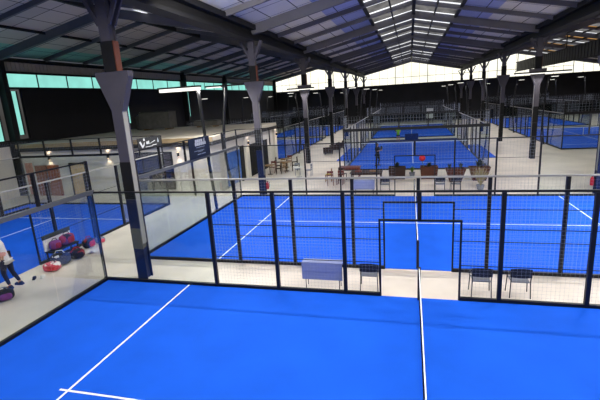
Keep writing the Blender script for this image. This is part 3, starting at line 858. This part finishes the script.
leaves(p, 'foliage', M['darkleaf'], (.0, 0, .72), 50, .4, 1.3, .1, 4)
fl = MB().ball((-.42, .1, 1.3), .2, 14, 10).build('flower', M['red'], p, smooth=True)
MB().tube([(-.3, .08, .7), (-.4, .1, 1.0), (-.42, .1, 1.25)], .015, 6).build('stem', M['leaf'], p)
p = planter(2.45, 15.9, 'tapered red brown planter with two small dark sprigs', 'redbrown', .68, 1.18, .82)
leaves(p, 'sprig', M['darkleaf'], (-.35, 0, .74), 24, .46, .8, .1, 5); leaves(p, 'sprig', M['darkleaf'], (.3, 0, .74), 24, .46, .8, .1, 6)
p = planter(3.85, 16.2, 'tapered brown planter with a dark bush, rightmost of the row', 'redbrown', .74, 1.2, .85)
leaves(p, 'foliage', M['darkleaf'], (0, 0, .76), 110, .6, 1.5, .12, 7)
t = thing('potted_grass', 'pale dry grass plant in front of the rightmost planter', 'plant', (3.55, 13.6, 0))
MB().lathe([(.16, 0), (.22, .26), (.2, .26), (.18, .22)], n=16).build('pot', M['grey'], t)
leaves(t, 'foliage', M['dry'], (0, 0, .22), 220, 1.15, 1.15, .04, 8)
t = thing('potted_plant', 'small bright green plant at the gate between the planters', 'plant', (-.1, 17.6, 0))
MB().lathe([(.14, 0), (.2, .3), (.18, .3), (.16, .26)], n=16).build('pot', M['grey'], t)
leaves(t, 'foliage', M['leaf'], (0, 0, .27), 60, .5, 1.4, .05, 9)

# extinguishers
def extinguisher(x, y, z, label):
    t = thing('fire_extinguisher', label, 'fire extinguisher', (x, y, z), group='red fire extinguishers on columns')
    MB().lathe([(.075, 0), (.085, .03), (.085, .34), (.04, .42), (.03, .45)], n=16).build('cylinder', M['red'], t, smooth=True)
    MB().span((-.03, -.03, .45), (.03, .03, .5)).build('valve', M['black'], t)
    MB().tube([(.03, 0, .47), (.13, 0, .42), (.12, -.02, .12)], .013, 6).build('hose', M['black'], t)
    MB().span((-.04, .05, .15), (.04, .12, .2)).build('bracket', M['black'], t)
extinguisher(BAY - .3, 12.4, .45, 'red fire extinguisher on the column at the right photo edge')
extinguisher(-BAY + .3, 12.4, .35, 'red fire extinguisher on the second column by the cafe')

# sign boards standing at the far courts
t = thing('sign_board', 'small dark blue board at the far end of the court with the player in black', 'sign', (-.05, 39.9, 0))
MB().span((-.75, -.02, .1), (.75, .02, .8)).build('panel', M['bagnavy'], t)
for s in (-1, 1): MB().span((s * .6 - .03, -.1, 0), (s * .6 + .03, .1, .1)).build('foot', M['black'], t)
t = thing('sign_board', 'upright white board hanging before the far end wall', 'sign', (3.1, 66.5, 0))
MB().span((-.55, -.03, .9), (.55, .03, 2.6)).build('panel', M['cloth'], t)
for s in (-1, 1): MB().span((s * .5 - .03, -.03, 0), (s * .5 + .03, .03, .9)).build('leg', M['black'], t)

# ------------------------------------------------------------------ bench, bags and belongings by the left court
t = thing('bench', 'low bench with a dark topped white back panel by the left court fence', 'bench', (-13.38, 1.75, 0), PI / 2)
MB().span((-.65, -.2, .4), (.65, .2, .45)).build('seat', M['bagblack'], t)
MB().span((-.65, .16, .45), (.65, .2, .9)).build('back_panel', M['cloth'], t)
MB().span((-.66, .15, .9), (.66, .21, 1.06)).build('back_rail', mat('dark olive', '#3a3f3a', .7), t)
for s in (-1, 1):
    for yy in (-.17, .17): MB().span((s * .58 - .025, yy - .025, 0), (s * .58 + .025, yy + .025, .4)).build('leg', M['black'], t)
def bag(x, y, z, size, rot, mats, label, group='sports bags heaped by the left court'):
    t = thing('sports_bag', label, 'bag', (x, y, z), rot, group=group)
    L, Wd, H = size
    sh = lambda p: Vector((math.copysign(abs(p.x) ** .6, p.x), math.copysign(abs(p.y) ** .7, p.y), math.copysign(abs(p.z) ** .7, p.z)))
    MB().ball((0, 0, H / 2), (L / 2, Wd / 2, H / 2), 18, 10, sh).build('body', M[mats[0]], t, smooth=True)
    MB().ball((L * .1, -Wd * .42, H * .45), (L * .28, Wd * .14, H * .32), 14, 8, sh).build('pocket', M[mats[1]], t, smooth=True)
    MB().tube([(-L * .25, 0, H * .92), (-L * .15, 0, H * 1.2), (L * .15, 0, H * 1.2), (L * .25, 0, H * .92)], .018, 6).build('handle', M[mats[2]], t, smooth=True)
    MB().tube([(-L * .42, 0, H * .75), (0, 0, H * 1.0), (L * .42, 0, H * .75)], .012, 6).build('zip', M['black'], t)
    return t
bag(-13.36, 2.0, .452, (.62, .34, .42), 1.5, ('bagmix2', 'crimson', 'black'), 'crimson and purple sports bag at the far end of the bench')
bag(-13.36, 1.42, .452, (.42, .32, .36), 1.3, ('purple', 'crimson', 'black'), 'purple sports bag at the near end of the bench')
bag(-12.85, 1.05, 0, (.7, .42, .46), .5, ('bagmix', 'bagnavy', 'cloth'), 'navy and white sports bag on the floor before the bench')
bag(-12.72, .5, 0, (.58, .4, .32), .3, ('bagmix3', 'red', 'black'), 'red and white sports bag on the floor nearest the camera')
bag(-12.72, 1.72, 0, (.55, .4, .36), .9, ('bagmix4', 'bagblack', 'red'), 'black sports bag on the floor in front of the crimson one')
bag(-13.15, 2.85, 0, (.5, .36, .4), 1.3, ('bagmix4', 'red', 'red'), 'black and red sports bag beyond the bench')
bag(-13.1, 3.45, 0, (.4, .32, .26), 1.0, ('grey', 'pink', 'black'), 'small grey and pink bag farthest along the fence')
def towel(x, y, z, r, m, lab):
    v = []; fs = []; n = 12
    for i in range(n):
        for j in range(n):
            a, b = i / (n - 1) - .5, j / (n - 1) - .5
            v.append((a * r * 2, b * r * 1.4, .03 + .05 * math.sin(a * 9 + b * 4) * math.cos(b * 7) + .05))
    v += [(p[0], p[1], p[2] - .02) for p in v]
    q = n * n
    fs = [(i * n + j, i * n + j + 1, (i + 1) * n + j + 1, (i + 1) * n + j) for i in range(n - 1) for j in range(n - 1)]
    fs += [tuple(q + k for k in reversed(f)) for f in fs]
    o = MB().add(v, fs).build('towel', M[m], loc=(x, y, z), rotz=.5, smooth=True)
    tag(o, lab, 'towel')
towel(-12.55, 2.3, 0.0, .22, 'cloth', 'crumpled white towel on the floor by the black bag')
def shoe(mb, dx=0):
    mb.prism([(-.045 + dx, -.13), (.045 + dx, -.13), (.05 + dx, .02), (.03 + dx, .14), (-.03 + dx, .14), (-.05 + dx, .02)], 0, .05, 'z')
    mb.ball((dx, -.06, .07), (.045, .07, .06), 10, 6); mb.ball((dx, .05, .05), (.045, .09, .04), 10, 6)
for k, (x, y, r, m, lab) in enumerate(((-12.75, -.25, .6, 'bagblack', 'dark sports shoe on the floor right of the person, left of the pair'), (-12.55, -.1, .4, 'shoewhite', 'pale sports shoe on the floor right of the person, right of the pair'))):
    t = thing('shoe', lab, 'shoe', (x, y, 0), r, group='loose shoes on the strip')
    m2 = MB(); shoe(m2); m2.build('upper', M[m], t, smooth=False)
    MB().span((-.05, -.135, -.0), (.05, .145, .015)).build('sole', M['shoewhite'], t)
bag(-12.35, -1.75, 0, (.6, .4, .34), .9, ('bagblack', 'purple', 'grey'), 'dark bag with a purple pocket at the left photo edge')

# ------------------------------------------------------------------ people
def skin_mesh(joints, edges, scale=1., sub=1):
    names = list(joints); idx = {n: i for i, n in enumerate(names)}
    me = bpy.data.meshes.new('tmp'); me.from_pydata([joints[n][0] for n in names], [(idx[a], idx[b]) for a, b in edges], [])
    o = bpy.data.objects.new('tmp', me); COL.objects.link(o)
    o.modifiers.new('skin', 'SKIN'); 
    sv = me.skin_vertices[0].data
    for n in names:
        r = joints[n][1] * scale
        sv[idx[n]].radius = (r, r) if not isinstance(joints[n][1], tuple) else (joints[n][1][0] * scale, joints[n][1][1] * scale)
        sv[idx[n]].use_root = (idx[n] == 0)
    s = o.modifiers.new('sub', 'SUBSURF'); s.levels = sub; s.render_levels = sub
    dg = bpy.context.evaluated_depsgraph_get(); dg.update()
    ev = o.evaluated_get(dg); m2 = ev.to_mesh()
    mb = MB(); mb.add([v.co.copy() for v in m2.vertices], [tuple(p.vertices) for p in m2.polygons])
    ev.to_mesh_clear(); bpy.data.objects.remove(o); bpy.data.meshes.remove(me)
    return mb
def person(loc, rotz, label, J, top, bottom, shoes, extra=None, hand_curl=.5, longleg=False):
    """J: joint name -> position, facing local -y"""
    t = thing('person', label, 'person', loc, rotz)
    R = dict(pel=.12, spi=.115, che=.125, nb=.06, nk=.05, shL=.062, shR=.062, elL=.042, elR=.042, wrL=.03, wrR=.03, paL=.036, paR=.036,
             hiL=.085, hiR=.085, knL=.056, knR=.056, anL=.037, anR=.037, toL=.035, toR=.035)
    j = {n: (Vector(J[n]), R[n]) for n in ('pel', 'spi', 'che', 'nb', 'nk', 'shL', 'shR', 'elL', 'elR', 'wrL', 'wrR', 'paL', 'paR', 'hiL', 'hiR', 'knL', 'knR', 'anL', 'anR', 'toL', 'toR')}
    E = [('pel', 'spi'), ('spi', 'che'), ('che', 'nb'), ('nb', 'nk')]
    for s in 'LR': E += [('che', 'sh' + s), ('sh' + s, 'el' + s), ('el' + s, 'wr' + s), ('wr' + s, 'pa' + s), ('pel', 'hi' + s), ('hi' + s, 'kn' + s), ('kn' + s, 'an' + s), ('an' + s, 'to' + s)]
    body = skin_mesh(j, E)
    # fingers: five short chains rooted in each palm
    for s in 'LR':
        pa, wr = Vector(J['pa' + s]), Vector(J['wr' + s]); d = (pa - wr).normalized()
        side = d.cross(Vector((0, 0, 1)));  side = side.normalized() if side.length > .1 else Vector((0, 1, 0))
        nrm = d.cross(side).normalized()
        for k, (o, l) in enumerate(((-.027, .065), (-.009, .08), (.009, .075), (.027, .06))):
            a = pa + side * o; b = a + d * l * .6; c = b + (d * (1 - hand_curl) + nrm * hand_curl).normalized() * l * .5; e = c + (d * (1 - 2 * hand_curl) + nrm).normalized() * l * .35
            body.tube([a, b, c, e], [.0095, .009, .0085, .007], 7)
        a = wr + d * .02 + side * .03; b = a + (d * .7 + side * .7) * .04; c = b + (d + nrm * .5).normalized() * .035
        body.tube([a, b, c], [.012, .011, .008], 7)
    # head
    hc = Vector(J['head']); hf = Vector(J.get('face', (0, -1, 0))).normalized(); hs = hf.cross(Vector((0, 0, 1))).normalized(); hu = hs.cross(hf)
    def head_fn(p):
        q = p.copy()
        if q.z < 0: q.x *= 1 + .25 * q.z; q.y *= 1 + .1 * q.z
        return q
    hm = MB().ball((0, 0, 0), (.075, .095, .118), 18, 14, head_fn)
    nose = MB().add([(-.014, -.088, -.02), (.014, -.088, -.02), (0, -.118, -.022), (0, -.09, .025), (0, -.09, -.03)], [(0, 2, 3), (2, 1, 3), (0, 4, 2), (4, 1, 2), (0, 3, 1), (0, 1, 4)])
    parts = [(hm, 0), (nose, 0)]
    parts.append((MB().ball((-.076, .0, -.005), (.014, .025, .035), 8, 6), 0)); parts.append((MB().ball((.076, .0, -.005), (.014, .025, .035), 8, 6), 0))
    for sx in (-1, 1): parts.append((MB().ball((sx * .03, -.083, .012), (.012, .01, .008), 8, 6), 1))
    parts.append((MB().ball((0, -.084, -.058), (.024, .008, .007), 8, 6), 2))
    for pm, mi in parts:
        body.cur = mi
        body.add([hc + hs * -v[0] + hf * -v[1] + hu * v[2] for v in pm.v], pm.f)
    body.build('body', [M['skin'], M['eye'], M['pink']], t, smooth=True)
    def hair_fn(p):
        q = p.copy()
        if q.y < -.35 and q.z < .45: q *= .85
        if q.z < -.35: q *= .8
        return q
    hb = MB().ball((0, .012, .014), (.083, .1, .122), 16, 12, hair_fn)
    hb.v = [tuple(hc + hs * -v[0] + hf * -v[1] + hu * v[2]) for v in hb.v]
    hb.build('hair', M['hair'], t, smooth=True)
    # clothes
    def mid(a, b, f): return Vector(J[a]).lerp(Vector(J[b]), f)
    sj = {'pel': (mid('pel', 'spi', 0), .165)}
    sj['hem'] = (Vector(J['pel']) - Vector((0, 0, .05)), .155)
    for n, x in (('spi', .155), ('che', .16), ('shL', .088), ('shR', .088)): sj[n] = (Vector(J[n]), x)
    sj['coll'] = (mid('che', 'nb', .95), .085)
    for s in 'LR': sj['sl' + s] = (mid('sh' + s, 'el' + s, .85), .068)
    skin_mesh(sj, [('hem', 'pel'), ('pel', 'spi'), ('spi', 'che'), ('che', 'coll'), ('che', 'shL'), ('che', 'shR'), ('shL', 'slL'), ('shR', 'slR')]).build('shirt', M[top], t, smooth=True)
    bj = {'pel': (Vector(J['pel']), .14), 'wst': (mid('pel', 'spi', .6), .13)}
    for s in 'LR':
        bj['hi' + s] = (Vector(J['hi' + s]), .112); bj['th' + s] = (mid('hi' + s, 'kn' + s, .75), .085)
        if longleg: bj['kn' + s] = (Vector(J['kn' + s]), .068); bj['sh' + s] = (mid('kn' + s, 'an' + s, .9), .05)
    be = [('pel', 'wst')]
    for s in 'LR':
        be += [('pel', 'hi' + s), ('hi' + s, 'th' + s)]
        if longleg: be += [('th' + s, 'kn' + s), ('kn' + s, 'sh' + s)]
    skin_mesh(bj, be).build('trousers' if longleg else 'shorts', M[bottom], t, smooth=True)
    for s in 'LR':
        an, to = Vector(J['an' + s]), Vector(J['to' + s]); d = (to - an); d.z = 0; d.normalize(); sd = Vector((-d.y, d.x, 0))
        mb = MB(); shoe(mb)
        base = Vector((an.x, an.y, 0)) + d * .06; zz = min(an.z, to.z) - .045
        mb.v = [tuple(base + sd * -v[0] + d * v[1] + Vector((0, 0, v[2] + max(0, zz)))) for v in mb.v]
        mb.build('shoe', M[shoes], t)
    if extra: extra(t, J)
    return t
BASE = dict(pel=(0, 0, .95), spi=(0, -.01, 1.12), che=(0, 0, 1.32), nb=(0, .01, 1.47), nk=(0, 0, 1.54), head=(0, -.02, 1.65),
            shL=(.185, 0, 1.42), shR=(-.185, 0, 1.42), elL=(.24, .03, 1.14), elR=(-.24, .03, 1.14), wrL=(.25, -.06, .9), wrR=(-.25, -.06, .9), paL=(.25, -.09, .83), paR=(-.25, -.09, .83),
            hiL=(.095, 0, .9), hiR=(-.095, 0, .9), knL=(.11, -.02, .49), knR=(-.11, -.02, .49), anL=(.12, .02, .085), anR=(-.12, .02, .085), toL=(.13, -.12, .045), toR=(-.13, -.12, .045))
def racket(t, J):
    p = Vector(J['paR']); d = Vector((-.25, -.35, .6)).normalized()
    MB().tube([p - d * .06, p + d * .14], .016, 8).build('racket_handle', M['black'], t)
    mb = MB(); c = p + d * .27; n = Vector((.9, -.3, .2)); n = (n - d * n.dot(d)).normalized(); s = d.cross(n)
    pts = [c + (math.cos(a) * d * .14 + math.sin(a) * s * .12) for a in [2 * PI * k / 16 for k in range(17)]]
    mb.tube(pts, .012, 6)
    mb.add([p_ + n * .006 for p_ in pts[:16]] + [p_ - n * .006 for p_ in pts[:16]], [tuple(range(16)), tuple(range(31, 15, -1))] + [(k, k + 16, (k + 1) % 16 + 16, (k + 1) % 16) for k in range(16)])
    mb.build('racket_head', M['bagblack'], t)
# person stooping at the left edge
J = dict(BASE)
J.update(spi=(.02, -.05, 1.13), che=(.03, -.13, 1.32), nb=(.03, -.22, 1.45), nk=(.03, -.27, 1.51), head=(.03, -.34, 1.59), face=(0, -.8, -.6), shL=(.21, -.17, 1.42), shR=(-.15, -.17, 1.42),
         elL=(.27, -.18, 1.13), elR=(-.22, -.28, 1.14), wrL=(.26, -.32, .92), wrR=(-.16, -.46, .95), paL=(.25, -.36, .85), paR=(-.15, -.52, .9),
         knL=(.12, -.05, .5), knR=(-.14, .02, .49), anL=(.13, .06, .085), anR=(-.16, .2, .085), toL=(.15, -.08, .045), toR=(-.18, .07, .045))
def printed(t, J): pass
person((-13.0, -.92, 0), -1.25, 'person in a white shirt and dark blue trousers stooping at the left photo edge', J, 'shirtprint', 'leggings', 'bagnavy', printed, longleg=True).scale = (1.1, 1.1, 1.1)
# player in black
J = dict(BASE)
J.update(elL=(.26, -.12, 1.2), wrL=(.1, -.32, 1.26), paL=(.05, -.38, 1.28), elR=(-.27, -.1, 1.18), wrR=(-.12, -.34, 1.22), paR=(-.08, -.4, 1.25),
         hiL=(.1, 0, .9), knL=(.15, -.06, .49), anL=(.18, .06, .085), toL=(.2, -.08, .045), hiR=(-.1, 0, .9), knR=(-.16, -.04, .49), anR=(-.2, .04, .085), toR=(-.23, -.1, .045))
person((-2.7, 22.2, .015), 1.0, 'person in dark clothes holding a racket at chest height on the third court', J, 'shirtblack', 'shorts', 'shoe', racket, longleg=True)
# far player
J = dict(BASE)
J.update(elL=(.27, -.1, 1.15), wrL=(.2, -.32, 1.1), paL=(.18, -.38, 1.1), elR=(-.28, -.1, 1.15), wrR=(-.22, -.32, 1.1), paR=(-.2, -.39, 1.1))
person((-1.55, 38.9, .015), 0, 'person in a lime green shirt at the far end of the third court', J, 'shirtlime', 'shorts', 'shoe', racket)

# ------------------------------------------------------------------ world and view
w = bpy.data.worlds.new('world'); sc.world = w; w.use_nodes = True
bg = w.node_tree.nodes['Background']
sk = w.node_tree.nodes.new('ShaderNodeTexSky'); sk.sky_type = 'HOSEK_WILKIE'; sk.turbidity = 6
w.node_tree.links.new(sk.outputs[0], bg.inputs[0]); bg.inputs['Strength'].default_value = .4
sc.view_settings.view_transform = 'Standard'; sc.view_settings.look = 'None'; sc.view_settings.gamma = 1
sc.view_settings.use_curve_mapping = False; sc.view_settings.exposure = 0.0
sc.cycles.transparent_max_bounces = 48
sc.cycles.max_bounces = 8
sc.cycles.diffuse_bounces = 4
sc.cycles.sample_clamp_indirect = 4
